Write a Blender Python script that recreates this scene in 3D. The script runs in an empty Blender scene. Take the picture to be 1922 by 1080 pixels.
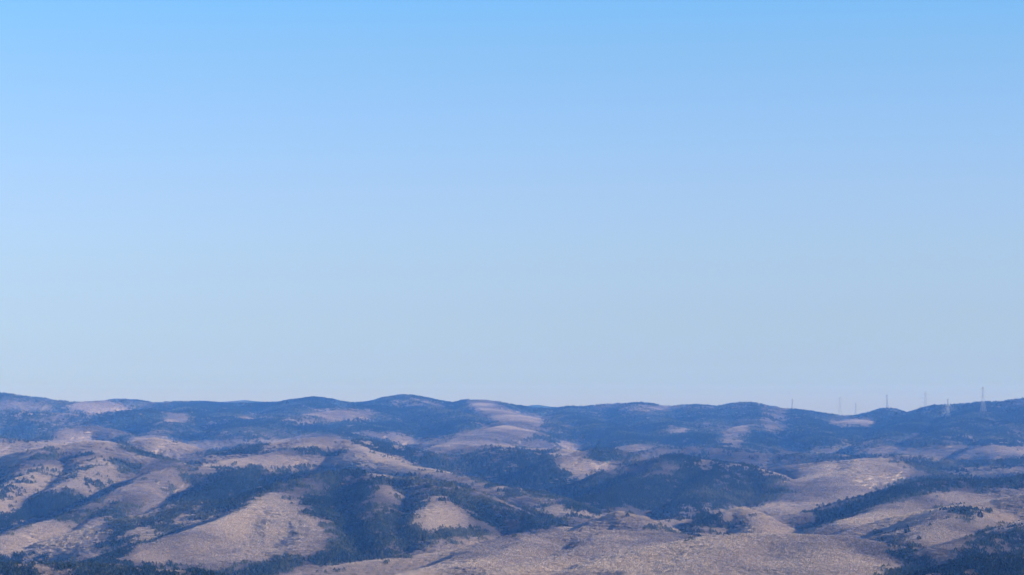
import bpy, math, random
import numpy as np

# ------------------------------------------------------------------ camera, sky, sun, exposure
C = bpy.context.scene
cam_d = bpy.data.cameras.new('camera'); cam = bpy.data.objects.new('camera', cam_d)
C.collection.objects.link(cam); C.camera = cam
cam_d.sensor_width = 36.0; cam_d.sensor_fit = 'HORIZONTAL'
cam_d.angle = math.radians(24.0)
cam_d.clip_start = 1.0; cam_d.clip_end = 80000.0
cam.location = (0, 0, 320.0)
cam.rotation_euler = (math.pi/2+math.atan((765-540)*2*math.tan(math.radians(12))/1922), 0, 0)

SUN_EL = math.radians(16.0); SUN_AZ = math.radians(105.0)       # azimuth from +Y, clockwise: the sun stands to the right and a little behind
w = bpy.data.worlds.new('World'); C.world = w; w.use_nodes = True
wn = w.node_tree; wn.nodes.clear()
sky = wn.nodes.new('ShaderNodeTexSky'); sky.sky_type = 'NISHITA'; sky.sun_disc = False
sky.sun_elevation = SUN_EL; sky.sun_rotation = SUN_AZ
sky.altitude = 1500; sky.air_density = 0.6; sky.dust_density = 0.0; sky.ozone_density = 2.0
# clear winter sky: lifted a little above the murk at 0 degrees, its paleness near the horizon toned by elevation
geo = wn.nodes.new('ShaderNodeTexCoord'); sx = wn.nodes.new('ShaderNodeSeparateXYZ'); wn.links.new(geo.outputs['Generated'], sx.inputs[0])
zl = wn.nodes.new('ShaderNodeMath'); zl.operation = 'MAXIMUM'; zl.inputs[1].default_value = 0.0; wn.links.new(sx.outputs[2], zl.inputs[0])
za = wn.nodes.new('ShaderNodeMath'); za.operation = 'ADD'; za.inputs[1].default_value = 0.05; wn.links.new(zl.outputs[0], za.inputs[0])
cxyz = wn.nodes.new('ShaderNodeCombineXYZ'); wn.links.new(sx.outputs[0], cxyz.inputs[0]); wn.links.new(sx.outputs[1], cxyz.inputs[1]); wn.links.new(za.outputs[0], cxyz.inputs[2])
nrm = wn.nodes.new('ShaderNodeVectorMath'); nrm.operation = 'NORMALIZE'; wn.links.new(cxyz.outputs[0], nrm.inputs[0]); wn.links.new(nrm.outputs[0], sky.inputs[0])
tone = wn.nodes.new('ShaderNodeValToRGB'); te = tone.color_ramp.elements
SKY_TONE = [(0, (0.6798, 0.3948, 0.1867)), (0.003, (0.7087, 0.4291, 0.2286)), (0.006, (0.7154, 0.4622, 0.2579)), (0.009, (0.7079, 0.4674, 0.2632)), (0.012, (0.7719, 0.5635, 0.4185)), (0.016, (0.8244, 0.6157, 0.4874)), (0.02, (0.8603, 0.6456, 0.5259)), (0.025, (0.9137, 0.6983, 0.5709)), (0.032, (0.9801, 0.7578, 0.6116)), (0.04, (1.0458, 0.811, 0.6553)), (0.05, (1.1224, 0.8864, 0.7161)), (0.06, (1.1966, 0.9581, 0.7729)), (0.07, (1.2577, 1.0261, 0.8354)), (0.08, (1.2901, 1.076, 0.8995)), (0.09, (1.3329, 1.1302, 0.9534)), (0.105, (1.3254, 1.2009, 1.0407)), (0.12, (1.3086, 1.2588, 1.1202)), (0.135, (1.2697, 1.3119, 1.1762)), (0.15, (1.2168, 1.3646, 1.232)), (0.17, (1.0744, 1.4406, 1.3887)), (0.2, (1.0422, 1.4421, 1.4076)), (0.25, (1.0746, 1.2985, 1.2463)), (0.3, (1.0597, 1.2388, 1.197)), (0.4, (1.0299, 1.1194, 1.0985)), (0.6, (1.0, 1.0, 1.0))]
for i_, (z_, c_) in enumerate(SKY_TONE[1:-1]):
    k_ = te.new(z_); k_.color = (*c_, 1)
te[0].position = 0; te[0].color = (*SKY_TONE[0][1], 1)
te[len(te)-1].position = SKY_TONE[-1][0]; te[len(te)-1].color = (*SKY_TONE[-1][1], 1)
wn.links.new(zl.outputs[0], tone.inputs[0])
mul = wn.nodes.new('ShaderNodeMix'); mul.data_type = 'RGBA'; mul.blend_type = 'MULTIPLY'; mul.inputs[0].default_value = 1.0
wn.links.new(sky.outputs[0], mul.inputs[6]); wn.links.new(tone.outputs[0], mul.inputs[7])
bg = wn.nodes.new('ShaderNodeBackground'); bg.inputs[1].default_value = 0.087
out = wn.nodes.new('ShaderNodeOutputWorld')
wn.links.new(mul.outputs[2], bg.inputs[0]); wn.links.new(bg.outputs[0], out.inputs[0])

sd = bpy.data.lights.new('sun', 'SUN'); sun = bpy.data.objects.new('sun', sd); C.collection.objects.link(sun)
sd.energy = 5.0; sd.angle = math.radians(0.5); sd.color = (1.0, 0.91, 0.78)
sun.location = (400, -200, 700)
sun.rotation_euler = (math.pi/2-SUN_EL, 0, math.pi-SUN_AZ)

C.view_settings.view_transform = 'Standard'; C.view_settings.look = 'None'
C.view_settings.exposure = 1.26; C.view_settings.gamma = 1.0; C.view_settings.use_curve_mapping = False
cy = C.cycles
cy.max_bounces = 6; cy.diffuse_bounces = 3; cy.glossy_bounces = 2; cy.transmission_bounces = 2; cy.volume_bounces = 2
cy.use_denoising = True
try: cy.denoiser = 'OPENIMAGEDENOISE'
except Exception: pass
rng = np.random.default_rng(7); random.seed(7)
COL = C.collection
#<<<TERRAIN
# ------------------------------------------------------------------ camera maths
# reference frame of the lookout camera: 1922 x 1080, metres, +Y is the view direction
HFOV = math.radians(24.0)
K = 2*math.tan(HFOV/2)/1922.0
CAM_Z = 320.0
PITCH = math.atan((765-540)*K)
CP, SP = math.cos(PITCH), math.sin(PITCH)

def ray(px, py):
    u = (np.asarray(px, float)-961)*K; v = (540-np.asarray(py, float))*K
    return u, CP-v*SP, SP+v*CP

def at(px, py, Y):
    """world point at forward distance Y seen at photo pixel px, py"""
    dx, dy, dz = ray(px, py)
    s = Y/dy
    return dx*s, Y, CAM_Z+dz*s

def to_px(X, Y, Z):
    z = Z-CAM_Z
    f = Y*CP+z*SP
    v = -Y*SP+z*CP
    return 961+X/f/K, 540-v/f/K

# ------------------------------------------------------------------ noise
def _hash(ix, iy, seed):
    n = (ix.astype(np.int64)*374761393+iy.astype(np.int64)*668265263+seed*974634777) & 0xffffffff
    n = ((n ^ (n >> 13))*1274126177) & 0xffffffff
    n = (n ^ (n >> 16)) & 0xffffff
    return n/float(0xffffff)*2-1

def vnoise(x, y, seed=0):
    ix = np.floor(x); iy = np.floor(y)
    fx = x-ix; fy = y-iy
    fx = fx*fx*fx*(fx*(fx*6-15)+10); fy = fy*fy*fy*(fy*(fy*6-15)+10)
    a = _hash(ix, iy, seed); b = _hash(ix+1, iy, seed)
    c = _hash(ix, iy+1, seed); d = _hash(ix+1, iy+1, seed)
    return (a*(1-fx)+b*fx)*(1-fy)+(c*(1-fx)+d*fx)*fy

def fbm(x, y, octv=4, seed=0, gain=0.5):
    s = np.zeros_like(x); a = 1.0; n = 0
    for o in range(octv):
        s += a*vnoise(x*2**o+13.7*o, y*2**o-7.1*o, seed+o); n += a; a *= gain
    return s/n

# ------------------------------------------------------------------ ridges: crest lines, (px, py, distance)
# each: points, slope, rounding radius, depth of the flanks
def far(Y):
    """the skyline range lies well behind the middle hills"""
    return Y if Y < 5050 else min(Y+(Y-5050)*1.25, 11000)
def flat(Y, *pts): return [(x, y, Y) for x, y in pts]
RIDGES = [
 # farthest blue hills
 (flat(11500, (-700,748),(-300,750),(150,753),(230,745),(290,753),(400,753),(460,748),(520,754),(800,762),(950,762),(1015,757),(1080,765),(1600,788),(2200,790),(2600,780)), .2, 250, 140),
 # skyline range
 ([(-800,740,6600),(-300,742,6600),(-100,736,6600),(0,736,6600),(40,741,6580),(90,747,6560),(140,754,6560),(170,751,6600),(220,750,6650),(255,749,6650),(300,755,6650),(340,752,6600),(385,752,6600),(420,755,6620),(450,755,6650),(500,755,6620),(535,754,6580),(560,748,6550),(582,744,6550),(610,747,6550),(640,753,6560),(668,755,6560),(700,751,6540),(735,745,6520),(760,741,6520),(792,744,6520),(830,752,6540),(860,757,6560),(877,753,6520),(897,749,6500),(930,752,6480),(965,758,6480),(1000,764,6500),(1027,768,6560),(1046,763,6600),(1080,761,6620),(1105,761,6620),(1130,757,6600),(1165,755,6600),(1200,755,6600),(1240,759,6580),(1265,761,6560),(1290,758,6540),(1320,758,6540),(1350,762,6540),(1380,757,6520),(1402,754,6500),(1430,759,6480),(1460,763,6450),(1490,766,6430),(1520,770,6420),(1560,776,6400),(1600,780,6400),(1625,776,6400),(1653,776,6380)], .28, 60, 130),
 ([(1650,778,6350),(1659,767,6330),(1670,764,6320),(1682,767,6310),(1700,773,6300),(1717,775,6280),(1732,770,6250),(1755,760,6220),(1778,758,6200),(1800,756,6200),(1830,752,6200),(1852,753,6180),(1880,752,6150),(1905,747,6120),(1925,745,6100),(2050,748,6100),(2500,740,6100)], .28, 50, 130),
 # folds on the front of the skyline range
 ([(-300,772,6000),(-60,768,6000),(60,773,6000),(140,774,5980),(210,771,5980),(280,766,6000),(330,774,5980),(400,783,5950)], .25, 60, 90),
 ([(400,756,6620),(430,772,6200),(440,785,5950),(470,800,5700)], .25, 50, 90),
 ([(385,753,6600),(360,768,6250),(330,780,6000),(300,792,5800)], .25, 50, 90),
 ([(760,741,6520),(715,757,6300),(660,765,6100),(600,772,5950),(550,781,5850),(515,793,5750)], .25, 50, 90),
 ([(582,744,6550),(570,762,6300),(530,775,6100),(480,790,5850)], .25, 50, 80),
 ([(760,741,6520),(790,758,6300),(835,768,6100),(870,782,5900),(880,798,5700)], .25, 45, 90),
 ([(740,790,5900),(690,797,5750),(640,806,5600),(600,812,5500)], .25, 45, 80),
 ([(897,749,6500),(905,764,6250),(940,774,6050),(985,783,5900),(960,797,5700),(900,815,5500),(835,834,5300)], .24, 60, 90),
 ([(1080,761,6620),(1060,776,6250),(1090,786,6050),(1140,797,5850),(1180,812,5650),(1190,830,5450)], .26, 50, 90),
 ([(1200,755,6600),(1215,776,6250),(1260,792,5950),(1300,812,5650)], .26, 50, 90),
 ([(1320,758,6540),(1345,778,6200),(1340,797,5900),(1320,818,5600)], .26, 45, 90),
 ([(1402,754,6500),(1425,775,6150),(1410,795,5850),(1385,815,5600),(1360,832,5400)], .25, 45, 90),
 ([(1490,766,6430),(1500,784,6100),(1530,800,5800),(1540,822,5500)], .26, 45, 90),
 ([(1600,780,6400),(1610,793,6100),(1590,808,5800),(1570,828,5500)], .25, 45, 90),
 ([(1732,770,6250),(1720,788,5950),(1690,806,5700),(1650,828,5450)], .26, 45, 90),
 ([(1852,753,6180),(1840,778,5850),(1800,800,5600),(1770,826,5400)], .26, 45, 90),
 ([(1960,747,6100),(1920,780,5800),(1880,806,5600),(1860,834,5350)], .26, 45, 90),
 ([(80,826,5400),(110,810,5450),(140,800,5500),(165,797,5520),(200,803,5500),(240,814,5450),(300,830,5350)], .3, 40, 80),
 # middle hills, back row
 ([(-400,815,5000),(-150,812,5000),(0,818,5000),(60,826,5000),(130,833,4980),(200,833,4980),(250,824,4980),(290,818,4980),(330,824,4980),(375,840,4950),(420,852,4900)], .3, 40, 100),
 ([(-400,866,4500),(-200,862,4500),(-60,860,4500),(0,854,4500),(60,840,4480),(120,830,4450),(170,823,4430),(208,824,4400),(250,841,4330),(300,856,4250),(345,870,4150)], .33, 35, 110),
 ([(120,832,4450),(100,860,4250),(60,885,4080),(20,905,3950),(-60,930,3800)], .35, 30, 90),
 ([(200,826,4420),(190,860,4200),(150,890,4020),(110,910,3900)], .35, 30, 90),
 ([(345,865,4600),(400,848,4600),(460,835,4620),(530,827,4630),(580,818,4640),(620,818,4640),(660,827,4600),(700,846,4400),(755,866,4200),(820,882,4050),(880,893,3950)], .33, 35, 100),
 ([(600,820,4640),(560,838,4480),(500,850,4380),(440,860,4300),(400,872,4230)], .33, 30, 80),
 ([(640,823,4900),(690,823,4900),(740,834,4880),(790,846,4850),(840,854,4830),(880,847,4830),(925,839,4830),(980,845,4800),(1045,849,4780),(1100,852,4700)], .3, 35, 100),
 ([(830,842,5100),(870,834,5100),(920,831,5100),(970,838,5080),(1020,838,5080),(1060,842,5060)], .3, 35, 80),
 ([(1040,868,4500),(1055,853,4560),(1090,842,4600),(1130,837,4620),(1165,845,4600),(1200,858,4560)], .33, 30, 90),
 ([(1160,880,4280),(1200,866,4300),(1240,855,4300),(1280,852,4300),(1320,858,4280),(1370,868,4230),(1420,880,4160),(1455,896,4080),(1475,925,3950),(1480,955,3850)], .36, 35, 110),
 ([(1280,852,4300),(1240,885,4100),(1180,910,3920),(1120,930,3780)], .33, 35, 90),
 ([(1370,868,4230),(1340,895,4050),(1310,920,3900),(1290,945,3750)], .33, 35, 90),
 ([(1170,850,5200),(1230,838,5200),(1320,834,5200),(1370,840,5180),(1430,848,5150),(1480,842,5150),(1540,848,5120),(1600,852,5100),(1660,850,5080),(1720,852,5050),(1790,860,5000),(1850,862,4980),(1925,857,4950),(2200,845,4950),(2600,840,4950)], .3, 35, 100),
 ([(1425,892,4500),(1465,874,4520),(1510,868,4520),(1560,864,4500),(1610,858,4480),(1650,857,4460),(1700,866,4420),(1740,884,4350),(1780,900,4250)], .32, 40, 90),
 ([(1640,858,4470),(1600,876,4300),(1570,892,4150),(1545,910,4000),(1500,930,3850),(1455,950,3700)], .26, 45, 80),
 ([(1560,864,4500),(1540,885,4300),(1500,905,4100),(1455,930,3900)], .3, 40, 80),
 ([(1740,880,4700),(1800,876,4700),(1860,872,4680),(1925,872,4650),(2200,860,4600)], .3, 40, 90),
 # middle hills, front row
 ([(345,870,4150),(300,884,4000),(250,907,3850),(200,932,3700),(150,955,3560),(100,972,3440),(50,988,3330),(0,1007,3220),(-100,1048,3030),(-250,1100,2800)], .4, 22, 110),
 ([(345,870,4150),(410,876,4100),(470,880,4050),(540,884,4000),(600,880,3950),(650,886,3880)], .36, 30, 110),
 ([(470,880,4050),(420,905,3850),(370,930,3680),(300,960,3500),(240,990,3330),(200,1015,3200)], .34, 28, 80),
 ([(250,907,3850),(250,930,3700),(220,955,3550),(170,990,3350),(120,1010,3230)], .34, 25, 70),
 ([(490,930,3300),(540,905,3400),(600,886,3480),(650,878,3500),(695,888,3470),(740,894,3430),(785,894,3400),(830,904,3360),(870,914,3320),(910,936,3250),(960,962,3170),(1020,980,3100),(1090,990,3050)], .38, 28, 120),
 ([(540,905,3400),(505,926,3300),(472,946,3180),(430,966,3080),(390,982,2990),(340,996,2900),(290,1010,2820),(240,1030,2730),(200,1052,2640),(150,1085,2530)], .30, 24, 110),
 ([(505,930,3290),(520,965,3120),(505,1005,2950),(460,1042,2800)], .20, 110, 80),
 ([(505,926,3300),(560,952,3130),(600,985,2980),(590,1015,2860)], .28, 50, 80),
 ([(695,888,3470),(700,920,3280),(715,955,3100),(720,985,2970),(740,1015,2860)], .38, 25, 80),
 ([(830,904,3360),(820,930,3200),(800,958,3060),(800,990,2930),(820,1015,2840)], .38, 25, 80),
 ([(880,893,3950),(950,912,3750),(1010,930,3580),(1060,948,3450),(1110,968,3330)], .3, 40, 70),
 ([(1050,992,3050),(1120,984,3100),(1200,976,3150),(1300,968,3200),(1400,972,3250),(1450,965,3300),(1510,958,3300)], .28, 40, 70),
 ([(1110,985,2950),(1130,968,2970),(1160,953,2980),(1183,959,2970),(1205,980,2940)], .4, 20, 60),
 ([(1310,982,3050),(1355,962,3100),(1388,946,3130),(1405,955,3100),(1420,985,3020)], .4, 18, 60),
 # right hand hills
 ([(1440,1000,3250),(1510,970,3380),(1560,950,3450),(1620,930,3500),(1680,912,3520),(1740,899,3540),(1800,896,3550),(1850,899,3550),(1925,889,3550),(2200,870,3550),(2500,860,3550)], .36, 30, 110),
 ([(1740,899,3540),(1720,925,3350),(1690,945,3200),(1640,965,3050),(1560,990,2900)], .26, 30, 80),
 ([(1570,998,2800),(1640,980,2850),(1700,962,2880),(1760,950,2900),(1830,940,2900),(1880,930,2900),(1925,921,2900),(2200,890,2900),(2500,880,2900)], .36, 30, 100),
 ([(1830,940,2900),(1800,965,2740),(1760,985,2620),(1720,1005,2520)], .22, 28, 60),
 ([(2100,940,2700),(1960,968,2580),(1900,985,2500),(1850,1000,2420),(1790,1020,2330)], .24, 26, 70),
 # near hills
 ([(1400,998,2450),(1370,1020,2330),(1310,1050,2200),(1260,1085,2090)], .19, 60, 40),
 ([(1560,1000,2450),(1540,1025,2310),(1500,1055,2190),(1470,1090,2080)], .19, 60, 40),
 ([(1000,997,2760),(990,1015,2640),(950,1035,2540),(900,1050,2470)], .32, 35, 45),
 ([(1250,994,2790),(1240,1008,2680),(1200,1022,2580),(1170,1032,2520)], .32, 35, 45),
 ([(1790,1080,2300),(1730,1058,2330),(1690,1040,2360),(1655,1020,2400),(1620,1006,2430),(1560,1000,2450),(1480,995,2460),(1400,998,2450),(1340,1008,2420),(1250,1028,2370),(1170,1045,2320),(1090,1062,2270),(1000,1085,2220),(850,1125,2130)], .36, 40, 110),
 ([(480,1105,2450),(540,1082,2500),(610,1065,2540),(700,1050,2590),(800,1036,2640),(880,1023,2680),(940,1008,2720),(1000,997,2760),(1070,993,2780),(1150,991,2790),(1230,993,2790),(1310,1000,2780),(1380,1005,2760)], .36, 35, 110),
 ([(1150,991,2790),(1130,1015,2640),(1080,1035,2530),(1000,1055,2430),(900,1080,2330)], .34, 35, 60),
 ([(940,1008,2720),(910,1030,2590),(850,1050,2500),(780,1068,2430),(700,1085,2350)], .34, 30, 60),
 ([(-400,1035,2050),(-150,1045,2050),(0,1052,2050),(70,1050,2050),(150,1053,2050),(250,1060,2040),(340,1064,2030),(410,1075,2010),(470,1090,1990),(560,1115,1960),(700,1150,1920)], .36, 35, 110),
 ([(1600,1130,1850),(1680,1090,1860),(1740,1066,1870),(1800,1050,1880),(1850,1040,1890),(1925,1038,1900),(2100,1022,1900),(2400,1000,1900)], .38, 30, 110),
]
TREE_H = 7.5
T0, T1, NT = -0.40, 0.40, 720
Y0, Y1, NY = 30.0, 12600.0, 1150
LR = math.log(Y1/Y0)

def P_far(pts): return far(pts[0][2])/pts[0][2]

def terrain():
    t = np.linspace(T0, T1, NT); yy = Y0*np.exp(LR*np.linspace(0, 1, NY))
    Yg, Tg = np.meshgrid(yy, t, indexing='ij')
    Xg = Yg*Tg
    # warp so that crests and gullies wander
    wamp = np.clip(Yg/3000, .3, 2.0)
    Xw = Xg+wamp*16*fbm(Xg/240, Yg/240, 3, 11)
    Yw = Yg+wamp*24*fbm(Xg/240, Yg/240, 3, 21)
    H = np.full(Xg.shape, -260.0+CAM_Z)
    H += 18*fbm(Xg/700, Yg/700, 3, 5)
    D = np.full(Xg.shape, 1e9)
    for pts, slope, rad, dep in RIDGES:
        slope *= 1.35; dep *= 1.3*P_far(pts); rad *= P_far(pts)
        P = np.array([at(a, b, far(c)) for a, b, c in pts]); P[:, 2] -= TREE_H
        reach = dep/slope*2.2
        # only the rows and columns this ridge can reach
        r0 = np.searchsorted(yy, P[:, 1].min()-reach); r1 = np.searchsorted(yy, P[:, 1].max()+reach)
        X = Xw[r0:r1]; Y = Yw[r0:r1]
        best = np.full(X.shape, 1e18); bz = np.full(X.shape, -1e4)
        for a, b in zip(P[:-1], P[1:]):
            e = b-a; L2 = e[0]**2+e[1]**2
            s = np.clip(((X-a[0])*e[0]+(Y-a[1])*e[1])/L2, 0, 1)
            d2 = (X-a[0]-s*e[0])**2+(Y-a[1]-s*e[1])**2
            m = d2 < best
            best = np.where(m, d2, best); bz = np.where(m, a[2]+s*e[2], bz)
        d = np.sqrt(best)
        D[r0:r1] = np.minimum(D[r0:r1], d)
        f = slope*(np.sqrt(d*d+rad*rad)-rad)
        f = np.where(f < dep*.5, f, dep*.5+dep*.7*np.tanh((f-dep*.5)/(dep*.7)))
        f = f+np.clip(d-3*reach/2.2, 0, None)*.08
        h = bz-f
        k = 9.0
        A = H[r0:r1]
        w = np.clip(.5+.5*(h-A)/k, 0, 1)
        H[r0:r1] = A*(1-w)+h*w+k*w*(1-w)*.5
    # gullies and small spurs, fading out on the crest lines
    am = np.clip(D/110, 0, 1)
    rg = 1-np.abs(fbm(Xg/210, Yg/230, 3, 31))*2.2
    H += am*(rg-.55)*np.interp(Yg, [2300, 3000, 5000], [7, 12, 14])
    H += am*fbm(Xg/60, Yg/60, 3, 41)*4
    # the mountain the photographer stands on
    r = np.sqrt(Xg**2+Yg**2)
    mt = CAM_Z-4-.0-np.where(r < 150, .12*r, 18+.3*(r-150))
    H = np.maximum(H, np.maximum(mt, CAM_Z-330))
    return t, yy, Xg, Yg, H

def sample_z(Zg, X, Y):
    c = (X/Y-T0)/(T1-T0)*(NT-1); r = np.log(Y/Y0)/LR*(NY-1)
    c = np.clip(c, 0, NT-1.001); r = np.clip(r, 0, NY-1.001)
    ci = c.astype(int); ri = r.astype(int); fc = c-ci; fr = r-ri
    return (Zg[ri, ci]*(1-fc)+Zg[ri, ci+1]*fc)*(1-fr)+(Zg[ri+1, ci]*(1-fc)+Zg[ri+1, ci+1]*fc)*fr

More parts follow.
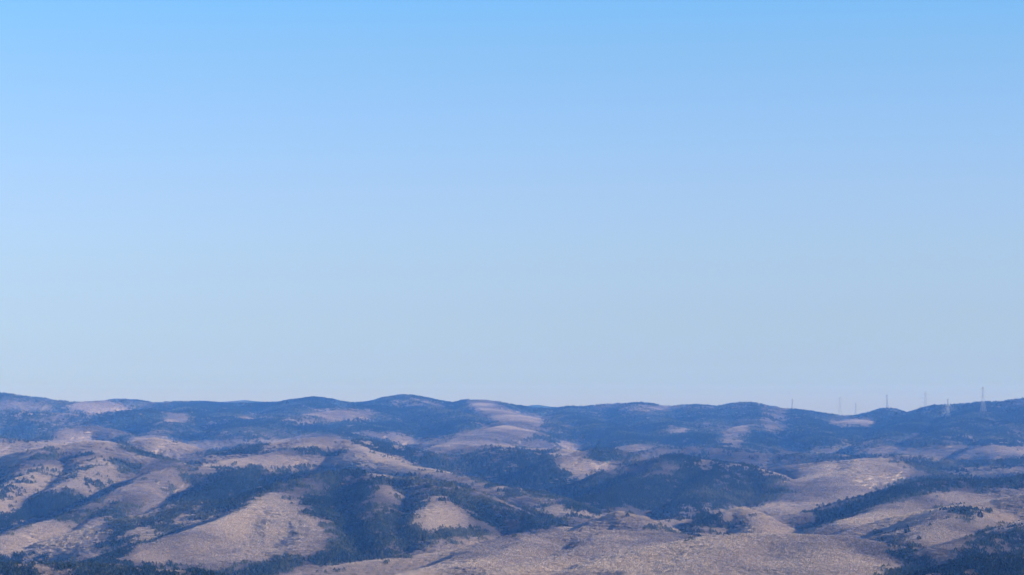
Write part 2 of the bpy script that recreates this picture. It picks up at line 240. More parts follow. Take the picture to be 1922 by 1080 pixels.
# ------------------------------------------------------------------ land cover: where evergreens grow (share), later entries win
def quad(*p): return p
COVER = [
 (.76, [(-400,700),(2400,700),(2400,835),(1500,838),(1100,834),(700,818),(300,830),(-400,812)]),       # far range mostly evergreen
 (.2, [(515,793),(545,778),(585,769),(640,764),(705,766),(700,783),(640,790),(585,797)]),
 (.12, [(818,838),(860,812),(935,795),(905,778),(880,762),(884,748),(925,750),(960,766),(1030,781),(1015,800),(1000,818),(930,834)]),
 (.25, [(735,748),(800,746),(850,762),(800,768),(740,760)]),
 (.05, [(1350,832),(1356,812),(1370,803),(1400,799),(1416,812),(1392,836)]),
 (.35, [(1428,762),(1482,766),(1476,800),(1445,812),(1430,790)]),
 (.1,  [(1560,784),(1640,780),(1644,798),(1590,806),(1565,800)]),
 (.1,  [(128,757),(180,750),(215,756),(250,766),(180,775),(130,768)]),
 (.1,  [(296,786),(322,776),(352,774),(362,790),(318,797)]),
 (.1,  [(448,780),(478,774),(490,782),(460,787)]),
 (.15, [(98,818),(115,804),(150,797),(180,798),(240,815),(205,826),(120,826)]),
 (.3,  [(0,745),(60,752),(110,766),(60,770),(0,766)]),
 (.25, [(1160,758),(1260,762),(1255,772),(1170,774)]),
 (.25, [(1250,800),(1290,805),(1280,815),(1250,812)]),
 (.2,  [(640,812),(740,808),(830,830),(790,836),(700,822)]),
 (.2,  [(1690,818),(1735,812),(1735,818),(1700,822)]),
 (.12, [(1835,838),(1880,832),(1890,842),(1830,852)]),
 (.3,  [(1500,842),(1560,846),(1600,850),(1600,870),(1500,872)]),
 (.35, [(1230,838),(1480,842),(1480,868),(1400,878),(1330,862),(1260,850)]),
 (.2,  [(1280,832),(1360,836),(1400,852),(1320,852)]),
 (.7,  [(1560,852),(1610,850),(1700,852),(1780,870),(1820,885),(1760,890),(1725,876),(1660,862),(1600,864)]),
 (.12, [(1730,850),(1790,853),(1800,862),(1760,862)]),
 (.75, [(1770,862),(1930,856),(2300,840),(2300,900),(1930,880),(1880,872),(1800,880)]),
 # left middle hill
 (.10, [(-400,815),(60,832),(210,820),(330,864),(260,880),(190,866),(100,862),(-400,900)]),
 (.92, [(206,820),(235,829),(275,843),(335,860),(405,866),(420,880),(340,874),(270,856),(215,830)]),
 (.85, [(52,856),(72,844),(98,838),(114,842),(108,852),(75,860)]),
 (.85, [(136,846),(160,845),(192,855),(170,860),(140,857)]),
 (.9,  [(203,858),(225,862),(275,872),(278,880),(240,878),(215,868)]),
 (.42, [(-400,900),(-40,880),(60,872),(160,866),(262,882),(238,908),(180,938),(120,960),(60,980),(0,1000),(-300,1080)]),
 (.97, [(36,938),(70,928),(110,918),(150,920),(166,932),(130,952),(80,968),(40,980),(-60,1015),(-60,970),(30,962)]),
 (.15, [(60,900),(100,895),(120,915),(90,930),(70,915)]),
 # spur and the dark slope right of it
 (.2,  [(345,868),(300,884),(200,932),(100,970),(0,1006),(-200,1080),(-200,1120),(120,1046),(190,1040),(240,990),(300,950),(340,910)]),
 (.55, [(110,962),(200,940),(255,950),(240,965),(180,970),(120,985),(100,975)]),
 (.6,  [(195,955),(245,960),(250,1000),(215,1030),(180,1040),(200,990)]),
 (.74, [(355,872),(420,874),(480,880),(600,876),(650,880),(600,890),(545,905),(505,925),(470,947),(425,968),(390,982),(340,996),(290,1010),(240,1030),(196,1050),(190,1040),(250,990),(300,960),(320,935),(330,900)]),
 (.35, [(340,868),(405,874),(400,905),(350,925),(320,930),(320,890)]),
 (.98, [(400,880),(480,882),(530,900),(490,928),(450,956),(400,975),(385,960),(395,930)]),
 (.15, [(350,975),(375,962),(395,970),(380,983),(350,990)]),
 (.1,  [(250,1000),(310,985),(300,1000),(255,1020)]),
 # lit spur
 (.02, [(506,926),(470,946),(430,966),(390,982),(340,996),(290,1010),(240,1030),(196,1052),(200,1062),(330,1064),(450,1070),(520,1060),(590,1030),(612,1000),(600,978),(560,950)]),
 (.85, [(460,1062),(520,1048),(560,1044),(580,1058),(520,1084),(440,1084)]),
 # central dark hill
 (.8, [(540,905),(600,884),(655,874),(700,886),(790,890),(870,910),(920,936),(1000,962),(1090,986),(1000,994),(940,1004),(880,1020),(800,1032),(700,1048),(600,1066),(560,1062),(600,1030),(616,1000),(604,978),(565,948),(508,924)]),
 (.55, [(515,915),(570,895),(620,900),(605,925),(575,940),(545,938)]),
 (.45, [(702,900),(800,896),(830,912),(815,935),(770,950),(725,955),(700,980),(685,965),(700,935)]),
 (.08, [(770,968),(785,948),(815,936),(850,940),(872,958),(860,985),(815,1000),(790,1002),(778,985)]),
 (.97, [(640,975),(720,975),(726,1000),(715,1020),(660,1030),(640,1010)]),
 (.1,  [(775,1020),(830,1012),(885,1014),(880,1018),(800,1028)]),
 # back middle ridge
 (.08, [(235,826),(290,816),(345,826),(400,846),(340,852),(280,842)]),
 (.06, [(330,866),(420,854),(520,858),(640,858),(760,872),(900,890),(900,898),(840,896),(760,886),(690,882),(640,874),(500,872),(400,872)]),
 (.9,  [(372,852),(405,844),(450,836),(500,830),(530,834),(490,842),(500,852),(430,856)]),
 (.04, [(480,836),(540,824),(590,814),(640,820),(690,838),(700,850),(650,842),(600,842),(520,844)]),
 (.8,  [(508,846),(560,843),(610,842),(650,852),(640,860),(560,857)]),
 (.9,  [(618,815),(660,816),(730,824),(745,832),(680,830)]),
 (.04, [(690,846),(750,856),(790,878),(750,888),(720,898),(695,896),(690,872),(670,850)]),
 (.84,  [(685,840),(740,830),(800,846),(850,858),(900,842),(960,842),(1045,846),(1040,868),(1095,888),(1190,884),(1210,866),(1270,850),(1350,862),(1430,882),(1470,905),(1478,925),(1440,940),(1400,950),(1340,980),(1200,972),(1110,966),(1040,945),(960,915),(890,892),(800,876)]),
 (.1,  [(820,852),(870,836),(920,830),(990,838),(1040,838),(1040,846),(980,842),(930,838),(880,848),(850,858)]),
 (.05, [(1040,862),(1050,850),(1095,836),(1085,852),(1110,862),(1180,862),(1225,848),(1240,856),(1200,868),(1180,878),(1100,884),(1060,876)]),
 (.9,  [(1082,852),(1110,840),(1140,836),(1190,856),(1150,866),(1105,862)]),
 (.5,  [(900,890),(960,905),(1000,925),(960,930),(900,910)]),
 (.45, [(1160,862),(1230,852),(1290,860),(1260,890),(1200,900),(1150,885)]),
 (.25, [(1245,872),(1268,876),(1280,884),(1255,882)]),
 (.45, [(1240,975),(1190,965),(1280,962),(1330,980),(1300,990)]),
 (.05, [(1100,985),(1128,966),(1160,948),(1186,955),(1205,980),(1160,985)]),
 (.05, [(1335,968),(1360,958),(1385,942),(1400,944),(1390,958),(1370,968)]),
 (.9,  [(1290,972),(1330,970),(1370,972),(1388,990),(1350,998),(1310,988)]),
 # right
 (.08, [(1450,872),(1500,866),(1600,862),(1660,858),(1720,872),(1725,888),(1690,912),(1640,922),(1580,916),(1500,930),(1480,900)]),
 (.55, [(1500,848),(1600,856),(1590,866),(1530,872),(1480,866)]),
 (.15, [(1440,945),(1500,925),(1600,920),(1600,945),(1540,955),(1440,975)]),
 (.9,  [(1508,992),(1520,968),(1545,955),(1600,945),(1660,924),(1720,906),(1745,914),(1700,930),(1640,950),(1580,966),(1560,985)]),
 (.85, [(1640,918),(1740,893),(1800,892),(1850,896),(1930,884),(2300,860),(2300,900),(1930,912),(1860,918),(1800,918),(1740,925),(1700,935)]),
 (.2,  [(1700,930),(1800,916),(1900,915),(1880,930),(1780,945),(1720,950)]),
 (.08, [(1570,1000),(1640,970),(1700,955),(1760,945),(1930,915),(2300,890),(2300,990),(1930,985),(1860,1000),(1780,1040),(1720,1035),(1660,1005)]),
 (.5,  [(1735,958),(1790,950),(1840,948),(1830,960),(1770,965)]),
 (.75, [(1800,962),(1840,955),(1850,968),(1820,972)]),
 (.9,  [(1655,1000),(1680,1000),(1686,1018),(1730,1040),(1760,1050),(1700,1062),(1660,1032)]),
 (.55, [(1850,1000),(1930,975),(2300,950),(2300,1020),(1930,1030),(1840,1030)]),
 (.03, [(480,1105),(540,1080),(700,1048),(800,1034),(940,1004),(1000,994),(1150,986),(1310,992),(1420,985),(1560,990),(1640,1000),(1690,1040),(1760,1110)]),
 (.12, [(850,1005),(960,996),(1080,985),(1100,1000),(1000,1010),(900,1025)]),
 (.8,  [(728,1035),(745,1033),(748,1050),(730,1052)]),
 (.8,  [(1235,992),(1300,995),(1340,1004),(1290,1003)]),
 # foreground corners
 (.68, [(-400,1028),(-10,1040),(20,1038),(80,1046),(250,1055),(340,1060),(480,1088),(480,1140),(-400,1140)]),
 (.76, [(1640,1105),(1700,1060),(1760,1050),(1800,1040),(1830,1030),(1930,1034),(2300,1010),(2300,1140),(1640,1140)]),
]
# open ground: pale dry grass and bare earth, few trees
FIELDS = [
 (.5, [(1568,900),(1600,884),(1640,876),(1700,878),(1722,888),(1690,908),(1645,919),(1590,916)]),
 (.8, [(1815,888),(1850,880),(1880,882),(1860,890)]),
 (.6, [(1460,900),(1500,905),(1470,912)]),
 (.75, [(945,914),(1000,922),(1060,938),(1112,965),(1085,966),(1020,943),(960,924)]),
 (.8, [(1200,932),(1218,934),(1218,938),(1200,937)]),
 (.6, [(1440,950),(1480,938),(1530,930),(1520,940),(1470,955)]),
 (.8, [(1752,778),(1774,780),(1777,756),(1783,756),(1784,779),(1775,785),(1752,783)]),
 (.7, [(1838,768),(1848,768),(1856,783),(1848,783)]),
 (.6, [(1870,785),(1922,776),(1922,781),(1872,790)]),
 (.7, [(1725,768),(1745,768),(1742,774),(1728,774)]),
 (.7, [(0,1058),(36,1054),(40,1068),(0,1072)]),
 (.7, [(835,938),(850,934),(845,942),(836,944)]),
 (.6, [(1870,1020),(1910,1020),(1908,1032),(1872,1032)]),
]

def ground_at(Zg, px, py, Y0_, Y1_, up=0.0):
    """the first ground between two distances that is seen at photo pixel px, py"""
    Yq = np.arange(Y0_, Y1_, 4.0); Xq = at(px, py, Yq)[0]; Zq = sample_z(Zg, Xq, Yq)
    k = np.nonzero(to_px(Xq, Yq, Zq+up)[1] <= py)[0]
    i = k[0] if len(k) else -1
    return float(Xq[i]), float(Yq[i]), float(Zq[i])

def inside(px, py, poly):
    r = np.zeros(px.shape, bool)
    n = len(poly)
    for i in range(n):
        x0, y0 = poly[i]; x1, y1 = poly[(i+1) % n]
        if y0 == y1: continue
        c = ((y0 > py) != (y1 > py)) & (px < (x1-x0)*(py-y0)/(y1-y0)+x0)
        r ^= c
    return r

def cover(X, Y, Z):
    """share of evergreens and of open ground at points of the hills"""
    px, py = to_px(X, Y, Z+6)
    sc = np.clip(Y/3000, .6, 2.4)
    e1 = fbm(X/75, Y/105, 5, 61, .62); e2 = fbm(X/75, Y/105, 5, 71, .62)
    ev = np.zeros(X.shape); op = np.zeros(X.shape)
    for sx, sy in ((0, 2), (12, 4), (-12, 4), (5, -8)):            # soft edges: a mean over a small neighbourhood
        qx = px+(e1*26+sx*1.4)/sc; qy = py+(e2*12+sy*1.1)/sc
        e = np.full(X.shape, .25); o = np.zeros(X.shape)
        for v, poly in COVER:
            e[inside(qx, qy, poly)] = v
        for v, poly in FIELDS:
            o[inside(qx, qy, poly)] = v
        ev += e/4; op += o/4
    ev += np.clip((Y-4900)/700, 0, 1)*fbm(X/330, Y/420, 3, 77)*.5
    ev = ev-.07*np.clip((Y-2700)/300, 0, 1)*np.clip((5100-Y)/300, 0, 1)
    return ev, op
#>>>TERRAIN
# ------------------------------------------------------------------ helpers
def tag(o, label=None, cat=None, group=None, kind=None):
    if label: o['label'] = label
    if cat: o['category'] = cat
    if group: o['group'] = group
    if kind: o['kind'] = kind
    return o

def mesh_np(name, V, F, mats=(), mi=None, smooth=False):
    """mesh from vertex array and a face array (all faces of one size) or a list of faces"""
    me = bpy.data.meshes.new(name)
    V = np.asarray(V, np.float32)
    if isinstance(F, np.ndarray):
        n = F.shape[1]; loops = F.ravel(); starts = np.arange(0, len(loops), n); 
    else:
        loops = np.concatenate([np.asarray(f) for f in F]); cnt = np.array([len(f) for f in F]); starts = np.concatenate([[0], np.cumsum(cnt)[:-1]])
    me.vertices.add(len(V)); me.vertices.foreach_set('co', V.ravel())
    me.loops.add(len(loops)); me.loops.foreach_set('vertex_index', np.asarray(loops, np.int32))
    me.polygons.add(len(starts)); me.polygons.foreach_set('loop_start', np.asarray(starts, np.int32))
    if mi is not None: me.polygons.foreach_set('material_index', np.asarray(mi, np.int32))
    me.polygons.foreach_set('use_smooth', np.full(len(starts), bool(smooth)))
    me.update(calc_edges=True); me.validate()
    for m in mats: me.materials.append(m)
    return me

def link(name, me, parent=None, col=COL):
    o = bpy.data.objects.new(name, me); col.objects.link(o)
    if parent: o.parent = parent
    return o

def nmat(name):
    m = bpy.data.materials.new(name); m.use_nodes = True
    n = m.node_tree.nodes; l = m.node_tree.links
    b = n['Principled BSDF']
    return m, n, l, b

def ramp(n, stops):
    r = n.new('ShaderNodeValToRGB'); e = r.color_ramp.elements
    e[0].position, e[0].color = stops[0][0], (*stops[0][1], 1)
    e[1].position, e[1].color = stops[-1][0], (*stops[-1][1], 1)
    for p, c in stops[1:-1]:
        k = e.new(p); k.color = (*c, 1)
    return r

def foliage_mat(name, stops, grain):
    """colour by the tone of the tree (its kind), a little grain within a tree"""
    m, n, l, b = nmat(name)
    a = n.new('ShaderNodeAttribute'); a.attribute_type = 'INSTANCER'; a.attribute_name = 'tone'
    tx = n.new('ShaderNodeTexCoord'); nz = n.new('ShaderNodeTexNoise'); nz.inputs['Scale'].default_value = .9
    l.new(tx.outputs['Object'], nz.inputs['Vector'])
    md = n.new('ShaderNodeMath'); md.operation = 'MULTIPLY_ADD'; md.inputs[1].default_value = grain; 
    l.new(nz.outputs['Fac'], md.inputs[0]); l.new(a.outputs['Fac'], md.inputs[2])
    sb = n.new('ShaderNodeMath'); sb.operation = 'SUBTRACT'; sb.inputs[1].default_value = grain*.5
    l.new(md.outputs[0], sb.inputs[0])
    r = ramp(n, stops); l.new(sb.outputs[0], r.inputs[0]); l.new(r.outputs[0], b.inputs['Base Color'])
    b.inputs['Roughness'].default_value = .85; b.inputs['Specular IOR Level'].default_value = .15
    return m

def single_tree_mat(name, c0, c1):
    m, n, l, b = nmat(name)
    tx = n.new('ShaderNodeTexCoord'); nz = n.new('ShaderNodeTexNoise'); nz.inputs['Scale'].default_value = .8
    l.new(tx.outputs['Object'], nz.inputs['Vector'])
    r = ramp(n, [(.3, c0), (.7, c1)]); l.new(nz.outputs['Fac'], r.inputs[0]); l.new(r.outputs[0], b.inputs['Base Color'])
    b.inputs['Roughness'].default_value = .85; b.inputs['Specular IOR Level'].default_value = .15
    return m

M_needle = foliage_mat('evergreen_needles', [(0, (.004,.015,.008)), (.45, (.016,.029,.014)), (.75, (.048,.060,.030)), (1, (.10,.10,.055))], .2)
M_twig = foliage_mat('bare_twigs', [(0, (.12,.10,.105)), (.3, (.22,.175,.165)), (.6, (.33,.262,.23)), (.85, (.365,.292,.252)), (1, (.42,.33,.27))], .10)
M_bark = single_tree_mat('bark', (.09,.07,.055), (.19,.155,.125))

# ------------------------------------------------------------------ hills: one sheet from the lookout to the horizon
t_ax, y_ax, Xg, Yg, Zg = terrain()
idx = np.arange(NY*NT).reshape(NY, NT)
F = np.stack([idx[:-1, :-1], idx[:-1, 1:], idx[1:, 1:], idx[1:, :-1]], -1).reshape(-1, 4)
V = np.stack([Xg, Yg, Zg], -1).reshape(-1, 3)
gev, gop = cover(V[:, 0], V[:, 1], V[:, 2])
m, n, l, b = nmat('forest_floor')
ge = n.new('ShaderNodeNewGeometry')
nz = n.new('ShaderNodeTexNoise'); nz.inputs['Scale'].default_value = .02; nz.inputs['Detail'].default_value = 6
nz2 = n.new('ShaderNodeTexNoise'); nz2.inputs['Scale'].default_value = .11; nz2.inputs['Detail'].default_value = 5
for z_ in (nz, nz2): l.new(ge.outputs['Position'], z_.inputs['Vector'])
rl = ramp(n, [(.3, (.15,.118,.105)), (.55, (.23,.178,.148)), (.75, (.29,.225,.175))]); l.new(nz.outputs['Fac'], rl.inputs[0])
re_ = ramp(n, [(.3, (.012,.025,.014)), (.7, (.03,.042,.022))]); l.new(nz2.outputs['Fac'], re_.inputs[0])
rf = ramp(n, [(.25, (.30,.235,.17)), (.5, (.42,.335,.24)), (.75, (.52,.43,.33))]); l.new(nz2.outputs['Fac'], rf.inputs[0])
ae = n.new('ShaderNodeAttribute'); ae.attribute_name = 'evergreen'
ao = n.new('ShaderNodeAttribute'); ao.attribute_name = 'open_ground'
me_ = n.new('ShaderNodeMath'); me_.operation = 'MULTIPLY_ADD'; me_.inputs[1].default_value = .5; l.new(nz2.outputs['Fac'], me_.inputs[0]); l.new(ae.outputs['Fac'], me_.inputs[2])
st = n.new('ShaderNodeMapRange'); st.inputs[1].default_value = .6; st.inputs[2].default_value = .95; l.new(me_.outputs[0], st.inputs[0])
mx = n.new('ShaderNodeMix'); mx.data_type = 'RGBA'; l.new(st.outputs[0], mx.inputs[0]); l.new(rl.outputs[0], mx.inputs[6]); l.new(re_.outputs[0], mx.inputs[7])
mo = n.new('ShaderNodeMix'); mo.data_type = 'RGBA'; l.new(ao.outputs['Fac'], mo.inputs[0]); l.new(mx.outputs[2], mo.inputs[6]); l.new(rf.outputs[0], mo.inputs[7])
l.new(mo.outputs[2], b.inputs['Base Color']); b.inputs['Roughness'].default_value = .95; b.inputs['Specular IOR Level'].default_value = .1
me = mesh_np('hills', V, F, [m], smooth=True)
for nm, arr in (('evergreen', gev), ('open_ground', gop)):
    at_ = me.attributes.new(nm, 'FLOAT', 'POINT'); at_.data.foreach_set('value', arr.astype(np.float32))
hills = tag(link('hills', me), kind='structure')

# ------------------------------------------------------------------ trees
def tube(P, R, sides=5):
    """tapered tube through points P with radii R"""
    P = np.asarray(P, float); V = []; F = []
    for i in range(len(P)):
        d = P[min(i+1, len(P)-1)]-P[max(i-1, 0)]; d /= np.linalg.norm(d)+1e-9
        a = np.cross(d, (0, 0, 1) if abs(d[2]) < .9 else (1, 0, 0)); a /= np.linalg.norm(a); c = np.cross(d, a)
        for k in range(sides):
            th = 2*math.pi*k/sides; V.append(P[i]+R[i]*(math.cos(th)*a+math.sin(th)*c))
    for i in range(len(P)-1):
        for k in range(sides):
            F.append((i*sides+k, i*sides+(k+1) % sides, (i+1)*sides+(k+1) % sides, (i+1)*sides+k))
    return V, F

class MB:
    def __init__(s): s.V = []; s.F = []
    def add(s, V, F):
        o = len(s.V); s.V += [tuple(v) for v in V]; s.F += [tuple(i+o for i in f) for f in F]
    def quad(s, c, u, v): 
        c = np.asarray(c); s.add([c-u-v*.6, c+u*.8-v, c+u+v*.7, c-u*.7+v], [(0, 1, 2, 3)])
    def mesh(s, name, mats): return mesh_np(name, np.array(s.V), s.F, mats)

def rvec(g):
    v = g.normal(size=3); return v/np.linalg.norm(v)

def pine_parts(g, h, leaves, shape):
    """trunk and crown builders of an evergreen: whorls of drooping needle sprays round a trunk"""
    tr = MB(); lean = g.normal(size=2)*h*.012
    P = [(lean[0]*q*q, lean[1]*q*q, h*q*.97-.6) for q in (0, .25, .5, .75, 1)]
    tr.add(*tube(P, [h*.016+.05, h*.013, h*.010, h*.006, h*.002]))
    cr = MB(); base = .16 if shape == 'spire' else .26
    lob = g.uniform(0, 6.3, 3)
    for i in range(leaves):
        q = g.random()**.85; z = base+(1-base)*q
        if shape == 'spire': rad = h*.21*(1-q)**.85+.15
        else: rad = h*.27*(math.sin(math.pi*min(1, (q*.85+.17)))**.8)*(1 if q < .6 else 1-.35*(q-.6)/.4)
        a = g.uniform(0, 2*math.pi)
        rad *= 1+.22*math.sin(2*a+lob[0]+5*q)+.18*math.sin(3*a+lob[1]-9*q)
        lay = .5+.5*math.sin(q*34+lob[2]+1.2*math.sin(a))                         # whorls with gaps between
        if g.random() > .45+.55*lay: continue
        r = rad*math.sqrt(g.uniform(.18, 1))
        c = np.array([r*math.cos(a), r*math.sin(a), h*z-r*.18])
        o = np.array([math.cos(a), math.sin(a), g.uniform(-.45, .25)]); o /= np.linalg.norm(o)
        s = np.cross(o, rvec(g)); s /= np.linalg.norm(s)
        L = g.uniform(.35, .85)*(h/13); cr.quad(c, o*L, s*L*.55)
    return tr, cr

def bare_parts(g, h, twigs):
    """trunk, limbs and a haze of fine twigs of a leafless broadleaf"""
    tr = MB(); cr = MB(); k = g.normal(size=2)*.03*h
    P = [np.array((k[0]*q*q, k[1]*q*q, h*q*.8-.6)) for q in (0, .3, .6, 1)]
    tr.add(*tube(P, [h*.02+.05, h*.015, h*.010, h*.004]))
    W = h*.33; tips = []
    for i in range(13):
        q = g.uniform(.3, .85); p0 = np.array((k[0]*q*q*.64, k[1]*q*q*.64, h*q*.8))
        a = i*2.4+g.uniform(-.5, .5); up = g.uniform(.55, 1.25); Lb = W*g.uniform(.7, 1.15)*(1.15-.5*q)
        d = np.array([math.cos(a), math.sin(a), up]); p1 = p0+d*Lb*.5; p2 = p0+d*Lb+np.array([0, 0, Lb*.12])
        tr.add(*tube([p0, p1, p2], [h*.007, h*.0045, .02], 4)); tips += [p1, p2, (p1+p2)/2]
    tips = np.array(tips)
    for i in range(twigs):
        if g.random() < .62:
            c = tips[g.integers(len(tips))]+g.normal(size=3)*W*.24
        else:
            a = g.uniform(0, 6.283); ph = math.acos(g.uniform(-.5, 1)); r = W*g.uniform(.75, 1.08)
            c = np.array([r*math.sin(ph)*math.cos(a), r*math.sin(ph)*math.sin(a), h*.62+r*1.15*math.cos(ph)])
        if c[2] < h*.25: continue
        d = c-np.array([0, 0, h*.42]); d /= np.linalg.norm(d)+1e-6; d = d+rvec(g)*.8; d /= np.linalg.norm(d)
        s = np.cross(d, rvec(g)); s /= np.linalg.norm(s)
        L = g.uniform(.3, .62)*(h/13); cr.quad(c, d*L, s*L*g.uniform(.22, .5))
    return tr, cr

def proto(name, parts, leafm, col):
    tr, cr = parts; nb = len(tr.F)
    tr.add(cr.V, cr.F); me = mesh_np(name, np.array(tr.V), tr.F, [M_bark, leafm], [0]*nb+[1]*(len(tr.F)-nb))
    return link(name, me, col=col)

def forest(name, protos_col, X, Y, Z, sc, rot, kind, tone, label, cat):
    """a wood nobody could count: one object of points, each point a tree"""
    me = bpy.data.meshes.new(name); n_ = len(X); me.vertices.add(n_)
    me.vertices.foreach_set('co', np.stack([X, Y, Z], -1).astype(np.float32).ravel())
    for nm, tp, arr in (('sc', 'FLOAT_VECTOR', sc), ('rot', 'FLOAT', rot), ('pick', 'INT', kind), ('tone', 'FLOAT', tone)):
        a = me.attributes.new(nm, tp, 'POINT')
        a.data.foreach_set('vector' if tp == 'FLOAT_VECTOR' else 'value', np.ascontiguousarray(arr, np.int32 if tp == 'INT' else np.float32).ravel())
    o = tag(link(name, me), label, cat, kind='stuff')
    ng = bpy.data.node_groups.new(name+'_scatter', 'GeometryNodeTree')
    ng.interface.new_socket('Geometry', in_out='INPUT', socket_type='NodeSocketGeometry')
    ng.interface.new_socket('Geometry', in_out='OUTPUT', socket_type='NodeSocketGeometry')
    N = ng.nodes; L = ng.links
    gi = N.new('NodeGroupInput'); go = N.new('NodeGroupOutput')
    ip = N.new('GeometryNodeInstanceOnPoints'); ci = N.new('GeometryNodeCollectionInfo')
    ci.inputs['Collection'].default_value = protos_col; ci.inputs['Separate Children'].default_value = True; ci.inputs['Reset Children'].default_value = True
    def na(nm, tp):
        q = N.new('GeometryNodeInputNamedAttribute'); q.data_type = tp; q.inputs['Name'].default_value = nm
        return [s for s in q.outputs if s.enabled and s.name == 'Attribute'][0]
    cx = N.new('ShaderNodeCombineXYZ'); L.new(na('rot', 'FLOAT'), cx.inputs[2])
    er = N.new('FunctionNodeEulerToRotation'); L.new(cx.outputs[0], er.inputs[0])
    ip.inputs['Pick Instance'].default_value = True
    L.new(gi.outputs[0], ip.inputs['Points']); L.new(ci.outputs[0], ip.inputs['Instance'])
    L.new(na('pick', 'INT'), ip.inputs['Instance Index']); L.new(er.outputs[0], ip.inputs['Rotation']); L.new(na('sc', 'FLOAT_VECTOR'), ip.inputs['Scale'])
    L.new(ip.outputs[0], go.inputs[0])
    md = o.modifiers.new('scatter', 'NODES'); md.node_group = ng
    return o

g = np.random.default_rng(3)
pc = bpy.data.collections.new('evergreen_kinds'); bc = bpy.data.collections.new('leafless_kinds')
for i, (sh, hh) in enumerate((('round', 12.5), ('round', 12), ('round', 11.5), ('round', 12.5), ('spire', 12))):
    proto(f'evergreen_kind_{i}', pine_parts(g, hh, 420, sh), M_needle, pc)
for i in range(5): proto(f'leafless_kind_{i}', bare_parts(g, 11+g.uniform(-1, 1.5), 440), M_twig, bc)

PX, PY = [], []
for ya, yb, s in ((1300, 2300, 3.3), (2300, 3300, 3.5), (3300, 4300, 4.7), (4300, 5600, 5.8), (5600, 7000, 7.4), (7000, 9400, 8.6)):
    ny = int((yb-ya)/s); nx = int(2*.285*yb/s)
    gy, gx = np.meshgrid(ya+s*np.arange(ny), -.285*yb+s*np.arange(nx), indexing='ij')
    gx = gx+rng.uniform(-.48, .48, gx.shape)*s; gy = gy+rng.uniform(-.48, .48, gy.shape)*s
    k_ = (np.abs(gx/gy) < .285); PX.append(gx[k_]); PY.append(gy[k_])
PX = np.concatenate(PX); PY = np.concatenate(PY); PZ = sample_z(Zg, PX, PY)
# leave out what no step to the side could bring into view: trees deep behind a nearer crest
pxx, pyy = to_px(PX, PY, PZ+9)
hor = np.full((NY, NT), 9e9); hp = to_px(Xg, Yg, Zg+2)[1]; hor[1:] = np.minimum.accumulate(hp, 0)[:-1]
ci_ = np.clip(((PX/PY-T0)/(T1-T0)*(NT-1)).round().astype(int), 0, NT-1); ri_ = np.clip((np.log(PY/Y0)/LR*(NY-1)).astype(int)-1, 0, NY-1)
vis = (pyy < hor[ri_, ci_]+26) & (pyy < 1135)
PX, PY, PZ = PX[vis], PY[vis], PZ[vis]
ev, op = cover(PX, PY, PZ)
n1 = fbm(PX/38, PY/48, 3, 81); r1 = rng.random(len(PX))
isev = (ev+n1*.45*np.clip(ev*4, 0, 1)+(r1-.5)*.4+.55*fbm(PX/17, PY/26, 2, 83)*np.clip(ev*3, 0, 1)) > .5
keep = rng.random(len(PX)) > op*1.15
keep &= (rng.random(len(PX)) > .06)
tone_b = np.clip(.66-.75*ev-.26*np.clip((PY-4800)/1500, 0, 1)+.95*fbm(PX/120, PY/170, 4, 91)+rng.normal(0, .045, len(PX)), 0, 1)
tone_e = np.clip(1.04-.75*ev+.8*fbm(PX/110, PY/150, 4, 95)+rng.normal(0, .16, len(PX)), 0, 1)
siz = np.where(PY < 3300, .58, .68)*np.clip(rng.normal(1, .10, len(PX)), .6, 1.35)*(1+.18*fbm(PX/120, PY/120, 2, 97))
big = np.where(PY > 5600, 1.3, np.where(PY > 4300, 1.08, 1.0))
def put(msk, name, colx, tone, label, cat, wide, tall):
    n_ = msk.sum(); s = siz[msk]
    sc = np.stack([s*big[msk]*wide*rng.uniform(.88, 1.15, n_), s*big[msk]*wide*rng.uniform(.88, 1.15, n_), s*tall*rng.uniform(.92, 1.08, n_)], -1)
    forest(name, colx, PX[msk], PY[msk], PZ[msk], sc, rng.uniform(0, 6.283, n_), rng.integers(0, 5, n_), tone[msk], label, cat)
    print(name, n_)
put(keep & isev, 'evergreen_forest', pc, tone_e, 'dark evergreen woods in patches over the rolling hills', 'forest', 1.0, .9)
put(keep & ~isev, 'leafless_forest', bc, tone_b, 'grey brown leafless winter woods covering the rolling hills', 'forest', 1.42, .58)

# ------------------------------------------------------------------ transmission towers
m, n, l, b = nmat('galvanised_steel')
nz = n.new('ShaderNodeTexNoise'); nz.inputs['Scale'].default_value = .3
r = ramp(n, [(.3, (.26,.27,.28)), (.7, (.36,.37,.38))]); l.new(nz.outputs['Fac'], r.inputs[0]); l.new(r.outputs[0], b.inputs['Base Color'])
b.inputs['Metallic'].default_value = .25; b.inputs['Roughness'].default_value = .55
M_steel = m
m, n, l, b = nmat('insulator_glass'); b.inputs['Base Color'].default_value = (.25,.30,.30,1); b.inputs['Roughness'].default_value = .2
M_ins = m

def bar(mb, a, b_, r): mb.add(*tube([a, b_], [r, r], 4))

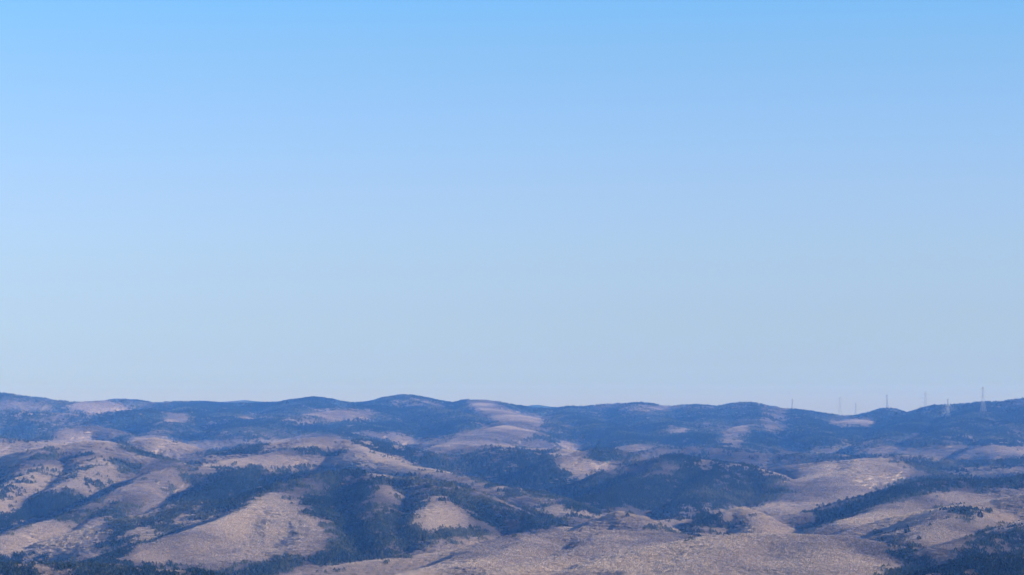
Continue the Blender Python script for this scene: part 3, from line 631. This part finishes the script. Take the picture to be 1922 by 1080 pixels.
def tower(px, top, Y, label, turn=0.3, base_py=None, hmin=0):
    X = None; Y = far(Y)
    if base_py is not None:                                     # stands on the near slope: find the ground that is seen at base_py
        Y = ground_at(Zg, px, base_py, 5200, 8600, 7)[1]
    X, _, zt = at(px, top, Y); zb = float(sample_z(Zg, np.array([X]), np.array([Y]))[0])
    h = zt-zb
    if h < hmin: zb -= 0; h = h
    print('tower', px, 'Y', Y, 'h', round(h, 1))
    root = bpy.data.objects.new('transmission_tower', None); COL.objects.link(root)
    root.location = (X, Y, zb); root.rotation_euler = (0, 0, turn)
    tag(root, label, 'tower', 'transmission towers along the far skyline ridge')
    waist, hw, tw = .55*h, .10*h, .028*h                       # half widths at foot and waist
    def half(z): return hw+(tw-hw)*min(1, z/waist) if z < waist else tw*(1-.35*(z-waist)/(h-waist))
    for sx, sy in ((1, 1), (1, -1), (-1, 1), (-1, -1)):
        lg = MB(); bar(lg, (sx*hw, sy*hw, -1), (sx*tw, sy*tw, waist), .23)
        link('leg', lg.mesh('leg', [M_steel]), root)
    bd = MB(); nlev = 7
    zs = [waist*(1-(1-i/nlev)**1.25) for i in range(nlev+1)]
    up = np.linspace(waist, h*.97, 9)
    for z0, z1 in list(zip(zs[:-1], zs[1:]))+list(zip(up[:-1], up[1:])):
        a, c = half(z0), half(z1)
        for (ux, uy), (wx, wy) in (((1, 1), (1, -1)), ((1, -1), (-1, -1)), ((-1, -1), (-1, 1)), ((-1, 1), (1, 1))):
            bar(bd, (ux*a, uy*a, z0), (wx*c, wy*c, z1), .13); bar(bd, (wx*a, wy*a, z0), (ux*c, uy*c, z1), .13)
            bar(bd, (ux*c, uy*c, z1), (wx*c, wy*c, z1), .08)
            if z0 >= waist-.01: bar(bd, (ux*a, uy*a, z0), (ux*c, uy*c, z1), .18)
    bar(bd, (0, 0, h*.93), (0, 0, h), .18)
    link('lattice_body', bd.mesh('lattice_body', [M_steel]), root)
    for q, wd in ((.62, .125), (.75, .15), (.88, .115)):
        z = h*q; wv = h*wd*1.25; ar = MB(); a = half(z)
        for s in (-1, 1):
            for sy in (-1, 1):
                bar(ar, (s*a, sy*a, z), (s*wv, 0, z+.3), .25); bar(ar, (s*a, sy*a, z+h*.035), (s*wv, 0, z+.3), .13)
            bar(ar, (s*wv*.55, -a*.45, z+.15), (s*wv*.55, a*.45, z+.15), .1)
        arm = link('cross_arm', ar.mesh('cross_arm', [M_steel]), root)
        for s in (-1, 1):
            im = MB(); x = s*wv*.97
            im.add(*tube([(x, 0, z+.2), (x, 0, z-.6), (x, 0, z-2.4), (x, 0, z-2.8)], [.05, .16, .16, .05], 6))
            link('insulator', im.mesh('insulator', [M_ins]), arm)
    return root

tower(1845, 725, 5900, 'tallest lattice transmission tower, its pale legs in front of the ridge at far right', .25, base_py=772)
tower(1779, 748, 5900, 'pale lattice tower low against the wooded slope, nearest on the left of the tallest tower', .5, base_py=781)
tower(1737, 734, 6330, 'faint lattice tower behind the rising ridge, between the knob and the tallest tower', .2)
tower(1665, 740, 6345, 'dark lattice tower standing right on the steep left end of the rocky knob', .35)
tower(1606, 756, 6420, 'short lattice tower in the lowest notch of the skyline', .6)
tower(1577, 744, 6400, 'lattice tower with wide arms on the slope just left of the lowest notch', .1)
tower(1487, 748, 6435, 'leftmost faint lattice tower, alone on the long slope falling towards the notch', .3)

# ------------------------------------------------------------------ the few trees one can tell apart
M_needle_one = single_tree_mat('evergreen_needles_near', (.008,.020,.010), (.030,.046,.022))
def lone_tree(px, py, hpx, Y0_, Y1_, shape, label, seed):
    X, Y, Z = ground_at(Zg, px, py, Y0_, Y1_); h = hpx*K*Y; q = np.random.default_rng(seed)
    root = bpy.data.objects.new('pine_tree' if shape == 'spire' else 'evergreen_tree', None); COL.objects.link(root); root.location = (X, Y, Z)
    tag(root, label, 'tree', 'single evergreens that stand out from the woods')
    tr, cr = pine_parts(q, h, 1100, shape)
    link('trunk', tr.mesh('trunk', [M_bark]), root); link('crown', cr.mesh('crown', [M_needle_one]), root)
lone_tree(25, 1049, 33, 1500, 2300, 'spire', 'tall pointed dark conifer at the left edge, rising above the foreground woods', 31)
lone_tree(737, 1054, 22, 2200, 2800, 'round', 'dark evergreen alone in the gap of the brown crest, left of centre', 32)
lone_tree(1178, 975, 12, 2600, 3100, 'round', 'round dark tree on the small brown knoll at the centre', 33)
lone_tree(1703, 1006, 20, 2100, 2900, 'round', 'dark bushy tree at the head of the wooded gully, lower right', 34)
lone_tree(1725, 1019, 13, 2100, 2900, 'round', 'small dark tree alone in the middle of the tan slope at right', 35)
lone_tree(1746, 993, 11, 2300, 3000, 'round', 'smallest dark tree, high on the tan slope at right', 36)
lone_tree(1840, 977, 18, 2300, 3000, 'round', 'broad dark tree on the shoulder of the tan hill, near the right edge', 37)
lone_tree(1808, 1052, 27, 1500, 2200, 'spire', 'left of two pointed conifers on the dark wooded rim, bottom right', 38)
lone_tree(1823, 1050, 30, 1500, 2200, 'spire', 'taller right one of two pointed conifers on the dark wooded rim, bottom right', 39)

# ------------------------------------------------------------------ air: an even blue haze round everything
bx0, bx1, by0, by1, bz0, bz1 = -11000, 11000, -3000, 13200, float(Zg.min())-1.5, 320+112.0
Vb = [(x, y, z) for z in (bz0, bz1) for y in (by0, by1) for x in (bx0, bx1)]
Fb = [(0, 2, 3, 1), (4, 5, 7, 6), (0, 1, 5, 4), (2, 6, 7, 3), (0, 4, 6, 2), (1, 3, 7, 5)]
m = bpy.data.materials.new('haze_air'); m.use_nodes = True; n = m.node_tree.nodes; n.clear()
o_ = n.new('ShaderNodeOutputMaterial'); pv = n.new('ShaderNodeVolumePrincipled')
pv.inputs['Color'].default_value = (.10, .315, 1.0, 1); pv.inputs['Absorption Color'].default_value = (1, 1, 1, 1)
pv.inputs['Density'].default_value = 6.1e-5; pv.inputs['Anisotropy'].default_value = 0.0
m.node_tree.links.new(pv.outputs[0], o_.inputs['Volume'])
tag(link('haze', mesh_np('haze', Vb, Fb, [m])), kind='stuff')
